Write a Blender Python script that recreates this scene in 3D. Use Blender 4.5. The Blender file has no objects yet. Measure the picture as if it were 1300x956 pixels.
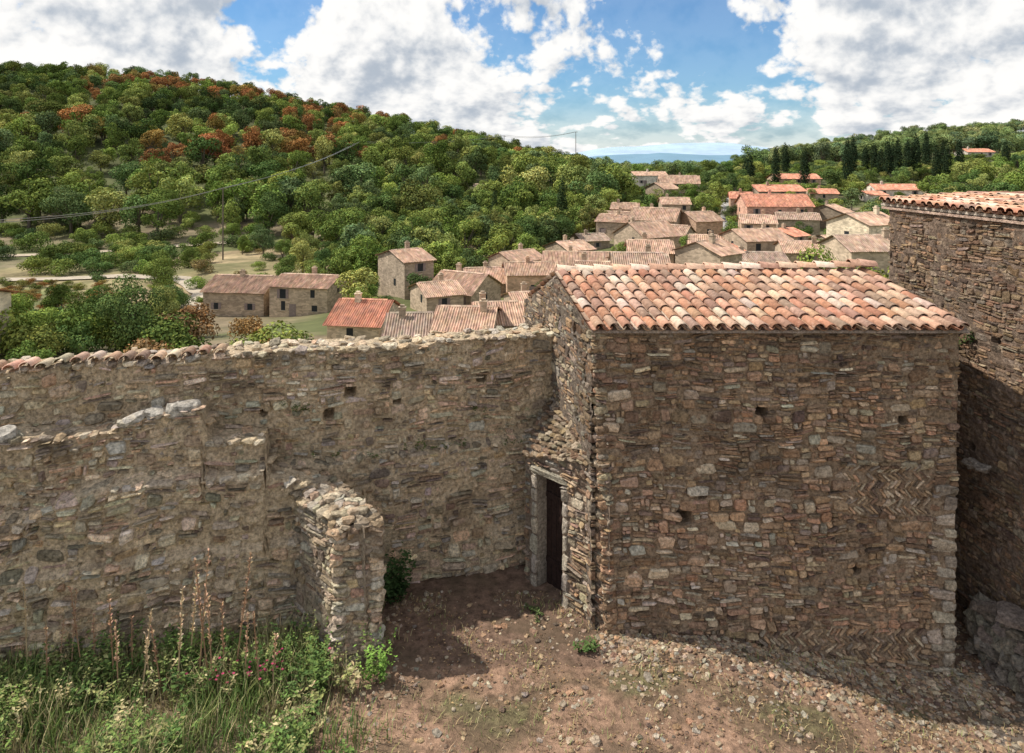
import bpy, math, random
import numpy as np
from mathutils import Vector, noise, Matrix, Euler
R=random.Random(7)
F=867.0; HY=198.0
scn=bpy.context.scene
def P(px,py,D): return Vector(((px-650)/F*D, D, -(py-HY)/F*D))
def nz(x,y,z=0.0,s=1.0): return noise.noise(Vector((x*s,y*s,z*s)))
def sstep(a,b,x):
    t=max(0,min(1,(x-a)/(b-a))); return t*t*(3-2*t)
# ---------------------------------------------------------------- materials
def newmat(name):
    m=bpy.data.materials.new(name); m.use_nodes=True
    nt=m.node_tree; nt.nodes.clear()
    out=nt.nodes.new('ShaderNodeOutputMaterial'); b=nt.nodes.new('ShaderNodeBsdfPrincipled')
    b.inputs['Specular IOR Level'].default_value=0.2
    nt.links.new(b.outputs[0],out.inputs[0]); return m,nt,b,out
def N(nt,t,**k):
    n=nt.nodes.new(t)
    for a,v in k.items(): setattr(n,a,v)
    return n
def noise_n(nt,co,scale,detail=4,rough=0.6,dist=0):
    n=N(nt,'ShaderNodeTexNoise'); n.inputs['Scale'].default_value=scale; n.inputs['Detail'].default_value=detail
    n.inputs['Roughness'].default_value=rough; n.inputs['Distortion'].default_value=dist
    nt.links.new(co,n.inputs['Vector']); return n.outputs[0]
def mrange(nt,v,a,b,c,d,sm=False):
    n=N(nt,'ShaderNodeMapRange'); nt.links.new(v,n.inputs[0])
    for i,x in enumerate((a,b,c,d)): n.inputs[i+1].default_value=x
    if sm: n.interpolation_type='SMOOTHSTEP'
    return n.outputs[0]
def mixc(nt,f,a,b,mode='MIX'):
    n=N(nt,'ShaderNodeMix',data_type='RGBA',blend_type=mode)
    if hasattr(f,'links') : nt.links.new(f,n.inputs[0])
    else: n.inputs[0].default_value=f
    for s,i in ((a,6),(b,7)):
        if isinstance(s,(tuple,list)): n.inputs[i].default_value=(*s[:3],1)
        else: nt.links.new(s,n.inputs[i])
    return n.outputs[2]
def math_n(nt,op,a,b=0.0):
    n=N(nt,'ShaderNodeMath',operation=op)
    for s,i in ((a,0),(b,1)):
        if isinstance(s,(int,float)): n.inputs[i].default_value=s
        else: nt.links.new(s,n.inputs[i])
    return n.outputs[0]
def attr_mat(name,s1=8,amp=0.35,rough=0.92,bs=40,bstr=0.5,bd=0.01,objcol=False,stain=None,stain_col=(0.05,0.045,0.04),stain_lo=0.5,stain_hi=0.75,stain_amt=0.7,useattr=True,pos=True,lich=None,det=4,licol=(0.48,0.42,0.33)):
    m,nt,b,out=newmat(name)
    co=N(nt,'ShaderNodeNewGeometry').outputs['Position'] if pos else N(nt,'ShaderNodeTexCoord').outputs['Object']
    if useattr:
        a=N(nt,'ShaderNodeAttribute'); a.attribute_name='Col'; c=a.outputs['Color']
        if objcol:
            oi=N(nt,'ShaderNodeObjectInfo'); c=mixc(nt,1.0,c,oi.outputs['Color'],'MULTIPLY')
    else:
        oi=N(nt,'ShaderNodeObjectInfo'); c=oi.outputs['Color']
    n1=noise_n(nt,co,s1,det+1,0.75)
    v=mrange(nt,n1,0.33,0.67,1-amp,1+amp)
    cc=N(nt,'ShaderNodeCombineXYZ')
    for i in range(3): nt.links.new(v,cc.inputs[i])
    c=mixc(nt,1.0,c,cc.outputs[0],'MULTIPLY')
    if stain:
        s=noise_n(nt,co,stain,4,0.65,0.5); f=mrange(nt,s,stain_lo,stain_hi,0,stain_amt,True)
        c=mixc(nt,f,c,stain_col)
    if lich:
        s=noise_n(nt,co,lich,5,0.75); f=mrange(nt,s,0.56,0.68,0,0.6,True)
        c=mixc(nt,f,c,licol)
    nt.links.new(c,b.inputs['Base Color']); b.inputs['Roughness'].default_value=rough
    if bstr>0:
        bn=noise_n(nt,co,bs,4,0.7); bp=N(nt,'ShaderNodeBump'); bp.inputs['Strength'].default_value=bstr; bp.inputs['Distance'].default_value=bd
        nt.links.new(bn,bp.inputs['Height']); nt.links.new(bp.outputs[0],b.inputs['Normal'])
    return m
M_stone=attr_mat('rubble_stone',16,0.62,0.93,28,1.0,0.04,stain=0.9,stain_lo=0.53,stain_hi=0.70,stain_amt=0.6,stain_col=(.17,.125,.085),lich=3.0,licol=(.62,.52,.38))
M_stoneD=attr_mat('brown_rubble_stone',17,0.6,0.93,28,1.0,0.04,stain=0.7,stain_lo=0.52,stain_hi=0.70,stain_amt=0.55,stain_col=(0.10,0.072,0.052),lich=5.0,licol=(.52,.40,.28))
M_tile=attr_mat('clay_tile',14,0.3,0.85,60,0.4,0.005,stain=6,stain_lo=0.55,stain_hi=0.75,stain_amt=0.45,stain_col=(0.18,0.12,0.09),lich=7.0,licol=(.6,.46,.35))
M_vtile=attr_mat('village_tile',0.9,0.3,0.9,10,0,0.02,objcol=True,stain=0.35,stain_lo=0.45,stain_hi=0.75,stain_amt=0.35,stain_col=(0.17,0.14,0.12),det=3)
M_ground=attr_mat('courtyard_earth',7,0.6,0.97,40,1.0,0.03,stain=1.1,stain_lo=0.43,stain_hi=0.66,stain_amt=0.65,stain_col=(0.13,0.095,0.06))
M_terr=attr_mat('terrain_ground',0.12,0.45,0.97,0.8,0.0,0.4,stain=0.06,stain_lo=0.42,stain_hi=0.6,stain_amt=0.6,stain_col=(0.11,0.12,0.05))
M_far=attr_mat('distant_hill',0.002,0.1,1,1,0,0,det=1)
M_bark=attr_mat('bark',6,0.35,0.95,20,0,0.02,pos=False,det=1)
M_gravel=attr_mat('gravel_track',0.6,0.2,0.95,3,0,0.05)
def leaf_mat(name):
    m,nt,b,out=newmat(name)
    d=N(nt,'ShaderNodeBsdfDiffuse')
    a=N(nt,'ShaderNodeAttribute'); a.attribute_name='Col'; oi=N(nt,'ShaderNodeObjectInfo')
    c=mixc(nt,1.0,a.outputs['Color'],oi.outputs['Color'],'MULTIPLY')
    nt.links.new(c,d.inputs[0]); nt.links.new(d.outputs[0],out.inputs[0]); nt.nodes.remove(b); return m
M_leaf=leaf_mat('foliage')
def wall_mat():
    m,nt,b,out=newmat('village_stone_wall')
    co=N(nt,'ShaderNodeNewGeometry').outputs['Position']
    oi=N(nt,'ShaderNodeObjectInfo'); c=oi.outputs['Color']
    mp=N(nt,'ShaderNodeMapping'); mp.inputs['Scale'].default_value=(2.2,2.2,5); nt.links.new(co,mp.inputs[0])
    v=N(nt,'ShaderNodeTexVoronoi'); nt.links.new(mp.outputs[0],v.inputs['Vector']); v.inputs['Scale'].default_value=1.0
    sx=N(nt,'ShaderNodeSeparateColor'); nt.links.new(v.outputs['Color'],sx.inputs[0])
    f=mrange(nt,sx.outputs[0],0,1,0.72,1.22)
    n1=noise_n(nt,co,0.5,5,0.7); g=mrange(nt,n1,0.3,0.7,0.7,1.25)
    k=math_n(nt,'MULTIPLY',f,g); cc=N(nt,'ShaderNodeCombineXYZ')
    for i in range(3): nt.links.new(k,cc.inputs[i])
    c=mixc(nt,1.0,c,cc.outputs[0],'MULTIPLY'); nt.links.new(c,b.inputs['Base Color']); b.inputs['Roughness'].default_value=0.95
    return m
M_vwall=wall_mat()
def plain(name,col,rough=0.7,s=5,amp=0.2):
    m,nt,b,out=newmat(name); co=N(nt,'ShaderNodeNewGeometry').outputs['Position']
    n1=noise_n(nt,co,s,3,0.7); c=mixc(nt,mrange(nt,n1,0.3,0.7,0,1),tuple(x*(1-amp) for x in col),tuple(x*(1+amp) for x in col))
    nt.links.new(c,b.inputs['Base Color']); b.inputs['Roughness'].default_value=rough; return m
M_glass=plain('dark_window',(0.03,0.035,0.04),0.3)
M_shut=plain('painted_shutter',(0.28,0.22,0.2),0.7)
M_wood=plain('weathered_wood_door',(0.032,0.018,0.014),0.8,18,0.5)
M_pole=plain('pole_wood',(0.16,0.13,0.1),0.9)
M_wire=plain('wire_metal',(0.4,0.4,0.4),0.6)
# ---------------------------------------------------------------- builder
class B:
    def __init__(s): s.v=[];s.f=[];s.c=[]
    def add(s,vs,fs,col):
        o=len(s.v); s.v.extend(vs)
        s.f.extend([tuple(i+o for i in f) for f in fs]); s.c.extend([col]*len(vs))
    def obj(s,name,mat,parent=None,smooth=False,color=None):
        me=bpy.data.meshes.new(name); me.from_pydata([tuple(x) for x in s.v],[],s.f)
        a=me.color_attributes.new('Col','FLOAT_COLOR','POINT')
        arr=np.ones((len(s.v),4),dtype=np.float32); arr[:,:3]=np.array([c[:3] for c in s.c]).reshape(-1,3); a.data.foreach_set('color',arr.ravel())
        if smooth: me.polygons.foreach_set('use_smooth',[True]*len(me.polygons))
        me.materials.append(mat); me.update()
        o=bpy.data.objects.new(name,me); scn.collection.objects.link(o)
        if parent: o.parent=parent
        if color: o.color=(*color,1)
        return o
def empty(name,loc=(0,0,0)):
    o=bpy.data.objects.new(name,None); scn.collection.objects.link(o); o.location=loc; return o
def jc(c,j=0.12):
    k=1+R.uniform(-j,j)*1.6; return tuple(max(0.01,x*k*(1+R.uniform(-j,j)*0.35)) for x in c)
ANG=[(-1,-.6),(-.75,-1),(.75,-1),(1,-.6),(1,.6),(.75,1),(-.75,1),(-1,.6)]
def stone(b,fm,u,z,a,h,dep,col,rot=0.0):
    cr,sr=math.cos(rot),math.sin(rot); vs=[]
    pts=[(x*a*R.uniform(.76,1.05),y*h*R.uniform(.7,1.08)) for x,y in ANG]
    m=min(a,h)*0.25
    tilt=R.uniform(-.5,.5)*dep; tlu=R.uniform(-.5,.5)*dep
    for ring,(sc,dd) in enumerate(((0,-0.05),(0,dep*0.65),(m,dep))):
        for x,y in pts:
            sx=x*(1-sc/a) if sc else x; sy=y*(1-sc/h) if sc else y
            X=sx*cr-sy*sr; Y=sx*sr+sy*cr
            vs.append(fm(u+X,z+Y,dd+(R.uniform(-.2,.2)*dep+tilt*(y/h)+tlu*(x/a) if ring else 0)))
    vs.append(fm(u,z,dep*R.uniform(.95,1.15)))
    fs=[]
    for r in (0,8):
        for i in range(8):
            j=(i+1)%8; fs.append((r+i,r+j,r+8+j,r+8+i))
    for i in range(8): fs.append((16+i,16+(i+1)%8,24))
    b.add(vs,fs,col)
def layout(L,z0,z1,ch=(.13,.24),cl=(.16,.5),g=.018):
    out=[]; z=z0
    while z<z1:
        h=R.uniform(*ch); u=-R.uniform(0,.2)
        while u<L:
            l=R.uniform(*cl); q=R.random()
            n=1 if q<.2 else (2 if q<.6 else (3 if q<.92 else 4))
            if n==1: l=min(l,h*R.uniform(1.1,2.4))
            zz=z; hs=[R.uniform(.5,1.5) for _ in range(n)]; S=sum(hs)
            for k in hs:
                hh=h*k/S; m=1 if (n==1 or R.random()<.45) else 2
                uu=u; ls=[R.uniform(.45,1.55) for _ in range(m)]; T=sum(ls)
                for q2 in ls:
                    ll=l*q2/T; out.append((uu+ll/2,zz+hh/2,max(.02,ll/2-g/2),max(.012,hh/2-g/2))); uu+=ll
                zz+=hh
            u+=l
        z+=h
    return out
def masonry(name,fm,L,z0,ztop,pal,mortar,mat,parent,dep=(.02,.06),thick=.5,holes=(),skip=None,mdep=.012,ch=(.13,.24),cl=(.16,.5),g=.018,extra=None,warp=.05,sheet=True,gap=0.0,ztmax=None,jit=.17):
    b=B(); zt=ztmax if ztmax is not None else max(ztop(i*L/40) for i in range(41))
    def wf(u,z,d): return fm(u,z+warp*nz(u,z,3.1,0.9)+warp*.5*nz(u,z,9.1,2.3),d)
    for (u,z,a,h) in layout(L,z0,zt,ch,cl,g):
        if u-a<-.04 or u+a>L+.05: 
            if u<0 or u>L: continue
            a=max(.02,min(a,u+.03,L+.04-u))
        if z+h>ztop(u)+.02: continue
        if any(abs(u-hu)<hw+a*.6 and abs(z-hz)<hh+h*.6 for hu,hz,hw,hh in holes): continue
        if skip and skip(u,z): continue
        if R.random()<gap*(1+3*nz(u,z,33,.8)): continue
        stone(b,wf,u,z,a,h,R.uniform(*dep)*(1.15 if h>.06 else 1),jc(pal(u,z),jit),R.uniform(-.12,.12))
    if extra:
        for (u,z,a,h,rot,col,dd) in extra: stone(b,wf,u,z,a,h,dd,jc(col,.1),rot)
    if b.v: b.obj(name+'_stones',mat,parent)
    if sheet:
        b=B(); nu=max(3,int(L/.055)); nv=max(3,int((zt-z0)/.055)); nt_=max(2,int(thick/.1)); vs=[]
        for i in range(nu+1):
            u=L*i/nu; T=ztop(u)
            for k in range(nv+1):
                z=z0+(T-z0)*k/nv; d=mdep+.04*nz(u,z,1,9)+.035*nz(u,z,4,1.7)
                for hu,hz,hw,hh in holes:
                    if abs(u-hu)<hw and abs(z-hz)<hh: d=-.35
                if 0<k<nv: z+=.02*nz(u,z,7,7)
                vs.append(fm(u,z,d))
            for k in range(1,nt_+1):
                vs.append(fm(u,T+.05*nz(u,k*.1,2,4)*(1 if k<nt_ else .3),-thick*k/nt_))
            vs.append(fm(u,z0,-thick))
        row=nv+1+nt_+1; fs=[]
        for i in range(nu):
            for k in range(row-1):
                fs.append((i*row+k,(i+1)*row+k,(i+1)*row+k+1,i*row+k+1))
        b.add(vs,fs,mortar); b.obj(name+'_mortar',mat,parent)
def linemap(p0,p1,nrm,off=None):
    p0=Vector(p0);p1=Vector(p1);L=(p1-p0).length; d=(p1-p0)/L; n=Vector(nrm).normalized()
    def f(u,z,dd):
        q=p0+d*u+n*(dd+(off(u,z) if off else 0)); return Vector((q.x,q.y,z))
    return f,L
def perp(p0,p1,toward=(0,0)):
    d=Vector(p1)-Vector(p0); n=Vector((d.y,-d.x)).normalized()
    m=(Vector(p0)+Vector(p1))/2
    if n.dot(Vector(toward)-m)<0: n=-n
    return n
bpy.ops.mesh.primitive_ico_sphere_add(subdivisions=2,radius=1); o=bpy.context.object
ICO2=([v.co.copy() for v in o.data.vertices],[tuple(p.vertices) for p in o.data.polygons]); bpy.data.objects.remove(o)
bpy.ops.mesh.primitive_ico_sphere_add(subdivisions=1,radius=1); o=bpy.context.object
ICO1=([v.co.copy() for v in o.data.vertices],[tuple(p.vertices) for p in o.data.polygons]); bpy.data.objects.remove(o)
def rock(b,c,s,col,lvl=1,rz=None,j=.22):
    V,Fc=(ICO1 if lvl==1 else ICO2); sd=R.uniform(0,100)
    m=Euler((R.uniform(-.3,.3),R.uniform(-.3,.3),R.uniform(0,6.3) if rz is None else rz)).to_matrix()
    vs=[]
    for v in V:
        w=Vector([math.copysign(abs(x)**.6,x) for x in v]); w=w*(1+j*noise.noise(w*1.7+Vector((sd,0,0)))*2)
        vs.append(Vector(c)+m@Vector((w.x*s[0],w.y*s[1],w.z*s[2])))
    b.add(vs,Fc,col)
# ---------------------------------------------------------------- palettes
PB=[(.34,.22,.135),(.43,.29,.175),(.29,.19,.125),(.49,.34,.215),(.19,.135,.10),(.38,.30,.225),(.51,.315,.19),(.37,.24,.15)]
PG=[(.54,.42,.285),(.63,.505,.35),(.43,.35,.25),(.66,.56,.41),(.31,.25,.18),(.59,.42,.265),(.47,.41,.33)]
PP=[(.56,.40,.275),(.6,.48,.35),(.5,.33,.225),(.54,.48,.38)]
def g_ground(x,y):
    return -7.9-.65*sstep(2.5,7.4,x)+.05*nz(x,y,0,.8)+.03*nz(x,y,5,2.5)+.25*sstep(-6,-9,x)
# ================================================================= MAIN BUILDING
mb=empty('stone_outbuilding')
ZT=-2.93
def fac(u,z,d):
    k=(z+8.6)/5.7; k=max(-.1,min(1.05,k)); xl=1.58*(1-k)+1.34*k; xr=7.31*(1-k)+7.44*k
    return Vector((xl+(xr-xl)*u/6.0,11.4-d-.10*(1-k)+.03*nz(u,z,1,.7),z))
def zone_h(u,z): return (4.1<u<5.55 and -5.95<z<-5.15) or (2.7<u<5.45 and -8.3<z<-7.85)
def palF(u,z):
    k=nz(u,z,0,.5)
    if .1<u<2.9 and -7.4<z+.15*nz(u,z,1,3)<-5.6 and R.random()<.4+.4*nz(u,z,8,1): return R.choice(PP)
    if R.random()<.12: return R.choice(PG)
    c=R.choice(PB); s=1+.45*k
    return tuple(x*s for x in c)
ex=[]
for (ua,ub,za,zb) in ((4.1,5.55,-5.95,-5.2),(2.7,5.45,-8.35,-7.85)):
    z=za; r=0
    while z<zb:
        u=ua
        while u<ub:
            if R.random()<.93: ex.append((u+R.uniform(-.015,.015),z+.07+R.uniform(-.02,.02),R.uniform(.07,.1),R.uniform(.016,.026),(.75 if r%2 else -.75)+R.uniform(-.2,.2),R.choice(PB+PG[:2]),R.uniform(.02,.04)))
            u+=R.uniform(.062,.085)
        z+=.14; r+=1
z=-8.7; r=0
while z<-5.6:
    h=R.uniform(.14,.26); w=(.42 if r%2 else .24)*R.uniform(.85,1.15); ex.append((6.0-w/2+.02,z+h/2,w/2,h/2-.008,0,(.46,.38,.29),.045)); z+=h; r+=1
big=[]
for (u,z,a,h,c) in ((.5,-7.05,.16,.1,PP[0]),(.95,-6.95,.19,.09,PP[1]),(.6,-6.6,.15,.08,PP[3]),(1.1,-6.4,.14,.1,PP[0]),(.4,-3.95,.2,.1,PG[3]),(.25,-4.5,.15,.08,PG[1]),(2.1,-6.1,.17,.09,PP[1]),(1.6,-6.75,.16,.09,PP[0])):
    big.append((u,z,a,h,0,c,.05))
for i in range(46):
    u=R.uniform(.3,5.5); z=R.uniform(-8.3,-3.2); a=R.uniform(.1,.2); h=R.uniform(.05,.1)
    if zone_h(u,z) or any(abs(u-e[0])<e[2]+a+.02 and abs(z-e[1])<e[3]+h+.02 for e in big): continue
    big.append((u,z,a,h,R.uniform(-.1,.1),tuple(x*(.8 if z>-5.5 else 1) for x in R.choice(PP+PG[2:]+PB[:4])),R.uniform(.03,.055)))
ex+=big
def skF(u,z):
    if zone_h(u,z): return True
    if u>5.66 and z<-5.6: return True
    return any(abs(u-e[0])<e[2]+.03 and abs(z-e[1])<e[3]+.02 for e in big)
masonry('front_wall',fac,6.0,-8.9,lambda u:ZT,palF,(.29,.21,.14),M_stoneD,mb,dep=(.010,.06),holes=((2.75,-4.25,.08,.07),(1.75,-5.6,.06,.06),(3.9,-4.75,.05,.05),(5.1,-4.4,.06,.06),(1.4,-6.0,.09,.1),(4.3,-6.9,.06,.05)),skip=skF,extra=ex,ch=(.09,.22),cl=(.14,.42),g=.012,mdep=.004,gap=.05,warp=.08)
n2=perp((1.34,11.4),(.3,15.7),(-5,10))
f2,L2=linemap((1.34,11.4),(.3,15.7),n2)
def zt2(u):
    y=11.4+u/L2*4.3
    return -2.9+.235*(y-11.4) if y<13.45 else -2.42-.40*(y-13.45)
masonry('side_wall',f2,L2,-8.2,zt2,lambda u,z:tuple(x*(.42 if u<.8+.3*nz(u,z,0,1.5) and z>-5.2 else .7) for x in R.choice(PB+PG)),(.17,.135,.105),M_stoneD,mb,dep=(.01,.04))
b=B()
b.add([(7.40,11.4,-9),(7.0,15.7,-9),(7.0,15.7,-3.4),(7.2,13.5,-2.45),(7.40,11.4,-2.95)],[(0,1,2,3,4)],(.25,.18,.13))
b.add([(.3,15.7,-12),(7.0,15.7,-12),(7.0,15.7,-3.4),(.3,15.7,-3.4)],[(0,1,2,3)],(.25,.18,.13))
b.obj('rear_walls',M_stoneD,mb)
b=B(); z=-8.5; r=0
while z<-3.0:
    h=R.uniform(.05,.1); q=fac(.1,z,-.06); w=.19 if r%2 else .13
    rock(b,(q.x-.01,q.y+.05,z+h),(w,.13 if r%2 else .18,h*.95),jc(tuple(x*.85 for x in R.choice(PB+PG[:3])),.15),2,rz=R.uniform(-.08,.08),j=.08); z+=h*1.75; r+=1
b.obj('corner_stones',M_stoneD,mb)
TC=[(.56,.29,.18),(.62,.36,.235),(.50,.25,.155),(.66,.44,.31),(.45,.27,.19),(.64,.39,.27),(.69,.53,.41),(.38,.25,.18)]
def tile(b,p,a,s,n,Ln,r0,r1,col,conv=True,K=7):
    vs=[];sg=1 if conv else -1
    for (t,r,l) in ((0,r0,.018),(Ln,r1,-.012)):
        for rr in (r,r-.016):
            for i in range(K):
                an=math.pi*i/(K-1); vs.append(p+s*t+a*(math.cos(an)*rr)+n*(math.sin(an)*rr*.85*sg+l))
    fs=[]
    for i in range(K-1):
        fs+= [(i,i+1,2*K+i+1,2*K+i),(K+i,K+i+1,i+1,i),(K+i,K+i+1,3*K+i+1,3*K+i)]
    b.add(vs,fs,col)
def tiled(b,P0,P1,s,slen,pitch=.222,row=.36,cols=TC,r=.092):
    P0=Vector(P0);P1=Vector(P1); L=(P1-P0).length; a=(P1-P0)/L; s=Vector(s).normalized(); n=a.cross(s).normalized()
    if n.z<0:n=-n
    nc=int(L/pitch); nr=int(math.ceil(slen/row)); row=slen/nr
    for i in range(nc+1):
        cx=R.uniform(-.014,.014)
        for j in range(nr):
            p=P0+a*((i+.5)*L/(nc+1)+cx+R.uniform(-.01,.01))+s*(j*row+R.uniform(-.025,.025))
            tile(b,p+n*(.05+R.uniform(-.006,.01)),a,(s+a*R.uniform(-.035,.035)).normalized(),n,row+.09,r*R.uniform(.93,1.06),r*.84,jc(R.choice(cols),.13))
            q=P0+a*(i*L/(nc+1))+s*(j*row-.0)
            tile(b,q+n*.065,a,s,n,row+.06,r*.95,r*.85,jc(tuple(x*.75 for x in R.choice(cols)),.1),False,5)
S=Vector((-.196,1,.235))
E0=Vector((1.34,11.13,-2.86));E1=Vector((7.5,11.13,-2.86))
b=B(); tiled(b,E0,E1,S,2.42)
Rg0=E0+S.normalized()*2.42; Rg1=E1+S.normalized()*2.42
for i in range(17):
    p=Rg0.lerp(Rg1,i/17); tile(b,p+Vector((0,.03,.06+.09*i/17)),Vector((0,1,0)),Vector((1,0,0)),Vector((0,0,1)),.42,.12,.1,jc(R.choice(TC[3:7]),.1))
for i in range(2): 
    p=Rg0.lerp(Rg1,.93+.03*i); tile(b,p+Vector((0,-.02,.17)),Vector((0,1,0)),Vector((1,0,.0)),Vector((0,0,1)),.34,.13,.11,jc(TC[4],.1))
S2=Vector((.196,-1,.40)); tiled(b,E0+Vector((-.9,4.75,-.42)),E1+Vector((-.9,4.75,-.42)),S2,2.55)
b.obj('canal_tile_roof',M_tile,mb,smooth=True)
b=B()
def slab(b,q,th,col):
    q=[Vector(x) for x in q]; n=Vector((0,0,-th)); vs=q+[x+n for x in q]
    b.add(vs,[(0,1,2,3),(7,6,5,4)]+[(i,i+4,(i+1)%4+4,(i+1)%4) for i in range(4)],col)
slab(b,[E0+Vector((-.02,.06,-.0)),E1+Vector((0,.06,0)),Rg1,Rg0+Vector((-.02,0,0))],.045,(.36,.29,.24))
slab(b,[Rg0,Rg1,E1+Vector((-.9,4.7,-.42)),E0+Vector((-.9,4.7,-.42))],.045,(.36,.29,.24))
b.obj('roof_bedding',M_stone,mb)
A=(1.62,11.27);Bp=(.26,12.78)
nD=perp(A,Bp,(-5,5)); fD,LD=linemap(A,Bp,nD)
d0,d1=.53*LD,.84*LD; DZ=-5.82
def ztD(u): return -5.1-.45*(u/LD)
exd=[]
z=-8.0
while z<DZ-.02:
    h=R.uniform(.24,.4); h=min(h,DZ-z)
    for uu,w in ((d0-.075,.075),(d1+.08,.08)): exd.append((uu,z+h/2,w,h/2-.006,0,(.46,.4,.32),.05))
    z+=h
exd.append(((d0+d1)/2,DZ+.085,(d1-d0)/2+.2,.085,0,(.42,.36,.29),.07))
def skD(u,z): return d0-.16<u<d1+.17 and z<DZ+.17
masonry('door_wall',fD,LD,-8.2,ztD,lambda u,z:tuple(x*.8 for x in R.choice(PB+PP+PG)),(.26,.2,.15),M_stoneD,mb,skip=skD,extra=exd,holes=(),thick=.1,sheet=False,dep=(.02,.055))
b=B()
for (ua,ub,za,zb) in ((0,d0,-8.3,-5.3),(d1,LD,-8.3,-5.55),(d0,d1,DZ,-5.4)):
    b.add([fD(ua,za,.01),fD(ub,za,.01),fD(ub,zb,.01),fD(ua,zb,.01)],[(0,1,2,3)],(.26,.2,.15))
for ua in (d0,d1): b.add([fD(ua,-8.3,.01),fD(ua,-8.3,-.3),fD(ua,DZ,-.3),fD(ua,DZ,.01)],[(0,1,2,3)],(.35,.3,.24))
b.add([fD(d0,DZ,.01),fD(d1,DZ,.01),fD(d1,DZ,-.3),fD(d0,DZ,-.3)],[(0,1,2,3)],(.3,.26,.2))
b.obj('door_reveal',M_stone,mb)
b=B(); n=5
for i in range(n):
    ua=d0+(d1-d0)*i/n+.004; ub=d0+(d1-d0)*(i+1)/n-.004
    vs=[fD(x,z,d) for x in(ua,ub) for z in(-8.0,DZ-.01) for d in(-.26,-.22)]
    b.add(vs,[(0,1,3,2),(4,5,7,6),(0,1,5,4),(2,3,7,6),(1,3,7,5),(0,2,6,4)],(.1,.05,.04))
for z in (-7.5,-6.3):
    vs=[fD(x,zz,d) for x in(d0+.02,d1-.02) for zz in(z,z+.1) for d in(-.22,-.19)]
    b.add(vs,[(0,1,3,2),(4,5,7,6),(0,1,5,4),(2,3,7,6),(1,3,7,5),(0,2,6,4)],(.1,.05,.04))
b.obj('wooden_door',M_wood,mb)
b=B(); C=Vector((.78,13.5,-4.75)); A3=Vector((1.5,11.5,-5.0)); 
pa=fD(0,-5.12,.03);pb=fD(LD,-5.55,.05)
b.add([pa,pb,C,A3],[(0,1,2,3)],(.24,.2,.16))
for i in range(15):
    for j in range(9):
        s_=(i+.5)/15; t=j/9
        p=pa.lerp(pb,s_).lerp(A3.lerp(C,s_),t)
        if j>3 and s_<.15: continue
        rock(b,p+Vector((R.uniform(-.03,.03),R.uniform(-.03,.03),.02)),(R.uniform(.06,.12),R.uniform(.06,.1),.03),jc(tuple(x*.65 for x in R.choice(PG[:3]+PB[:4])),.15),1)
b.obj('stone_slab_canopy',M_stone,mb)
# ================================================================= LONG WALL
lw=empty('ruined_stone_wall')
a0=(-15,9.42);a1=(.80,13.57)
nW=perp(a0,a1)
def offW(u,z): return .18*sstep(-5.45,-5.55,z+.08*nz(u,0,0,1.2))+.07*nz(u,z,5,.8)
fW,LW=linemap(a0,a1,nW,offW)
dW=(Vector(a1)-Vector(a0)).normalized()
def uat(px):
    k=(px-650)/F; return (a0[0]-k*a0[1])/(k*dW.y-dW.x)
def ztW(u): return -3.53+.07*nz(u,0,2,.7)+.06*nz(u,0,4,3)
def palW(u,z):
    c=R.choice(PG+PG+PB[3:4]+PP[:1]); s=1+.5*nz(u,z,0,.6)
    return tuple(x*s for x in c)
hol=[(uat(446),-4.35,.09,.08),(uat(417),-4.72,.07,.06),(uat(612),-4.3,.07,.08),(uat(335),-4.6,.06,.06),(uat(505),-4.6,.05,.06)]
masonry('upper_wall',fW,LW,-8.3,ztW,palW,(.52,.405,.27),M_stone,lw,dep=(.004,.085),thick=.62,holes=hol,gap=.2,mdep=.008,warp=.1,g=.026,jit=.22)
b=B()
u=0
while u<LW:
    for back in (0.02,-.2,-.4,-.58):
        if R.random()<.8:
            p=fW(u+R.uniform(-.05,.05),ztW(u)+R.uniform(-.03,.03),back+R.uniform(-.05,.05)); rock(b,p,(R.uniform(.06,.15),R.uniform(.06,.12),R.uniform(.02,.06)),jc(R.choice(PG)),1)
    u+=R.uniform(.12,.24)
u=uat(395)
while u<LW-.2:
    for kk in range(2):
        if R.random()<.85: rock(b,fW(u,-5.5+R.uniform(-.06,.05),R.uniform(-.16,.0)),(R.uniform(.05,.16),R.uniform(.05,.1),R.uniform(.03,.07)),jc(R.choice(PG)),1)
    u+=R.uniform(.1,.24)
b.obj('coping_rubble',M_stone,lw)
b=B(); u=uat(-100); e=uat(285)
while u<e:
    p=fW(u,ztW(u)+.06,.10); nn=Vector((nW.x,nW.y,0))
    tile(b,p,Vector((dW.x,dW.y,0)),(-nn+Vector((0,0,.02))).normalized(),Vector((0,0,1)),.42,.10,.085,jc(R.choice(TC[3:]+PG[:2]),.2)); u+=R.uniform(.22,.27)
b.obj('coping_tiles',M_tile,lw,smooth=True)
l0=Vector(a0)+Vector(nW)*.55; l1=l0+dW*(uat(405)+.0)
def led1(u): return -5.25-.35*sstep(uat(150),uat(40),u)
def offL(u,z): return .28*sstep(.04,-.04,z-led1(u)+.08*nz(u,0,0,1.1)) + .14*sstep(-6.42,-6.5,z+.1*nz(u,3,0,.9))+.09*nz(u,z,5,.7)
fL,LL=linemap(l0,l1,nW,offL)
ctl=[(-999,-4.4),(0,-4.42),(110,-4.5),(150,-4.5),(170,-4.36),(262,-4.22),(272,-4.75),(340,-4.85),(346,-5.35),(405,-5.6),(999,-5.6)]
us=[(-5 if p<-500 else (99 if p>500 else uat(p)),z) for p,z in ctl]
def ztL(u):
    z=np.interp(u,[x[0] for x in us],[x[1] for x in us]); return float(z)+.04*nz(u,0,1,2.2)
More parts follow.
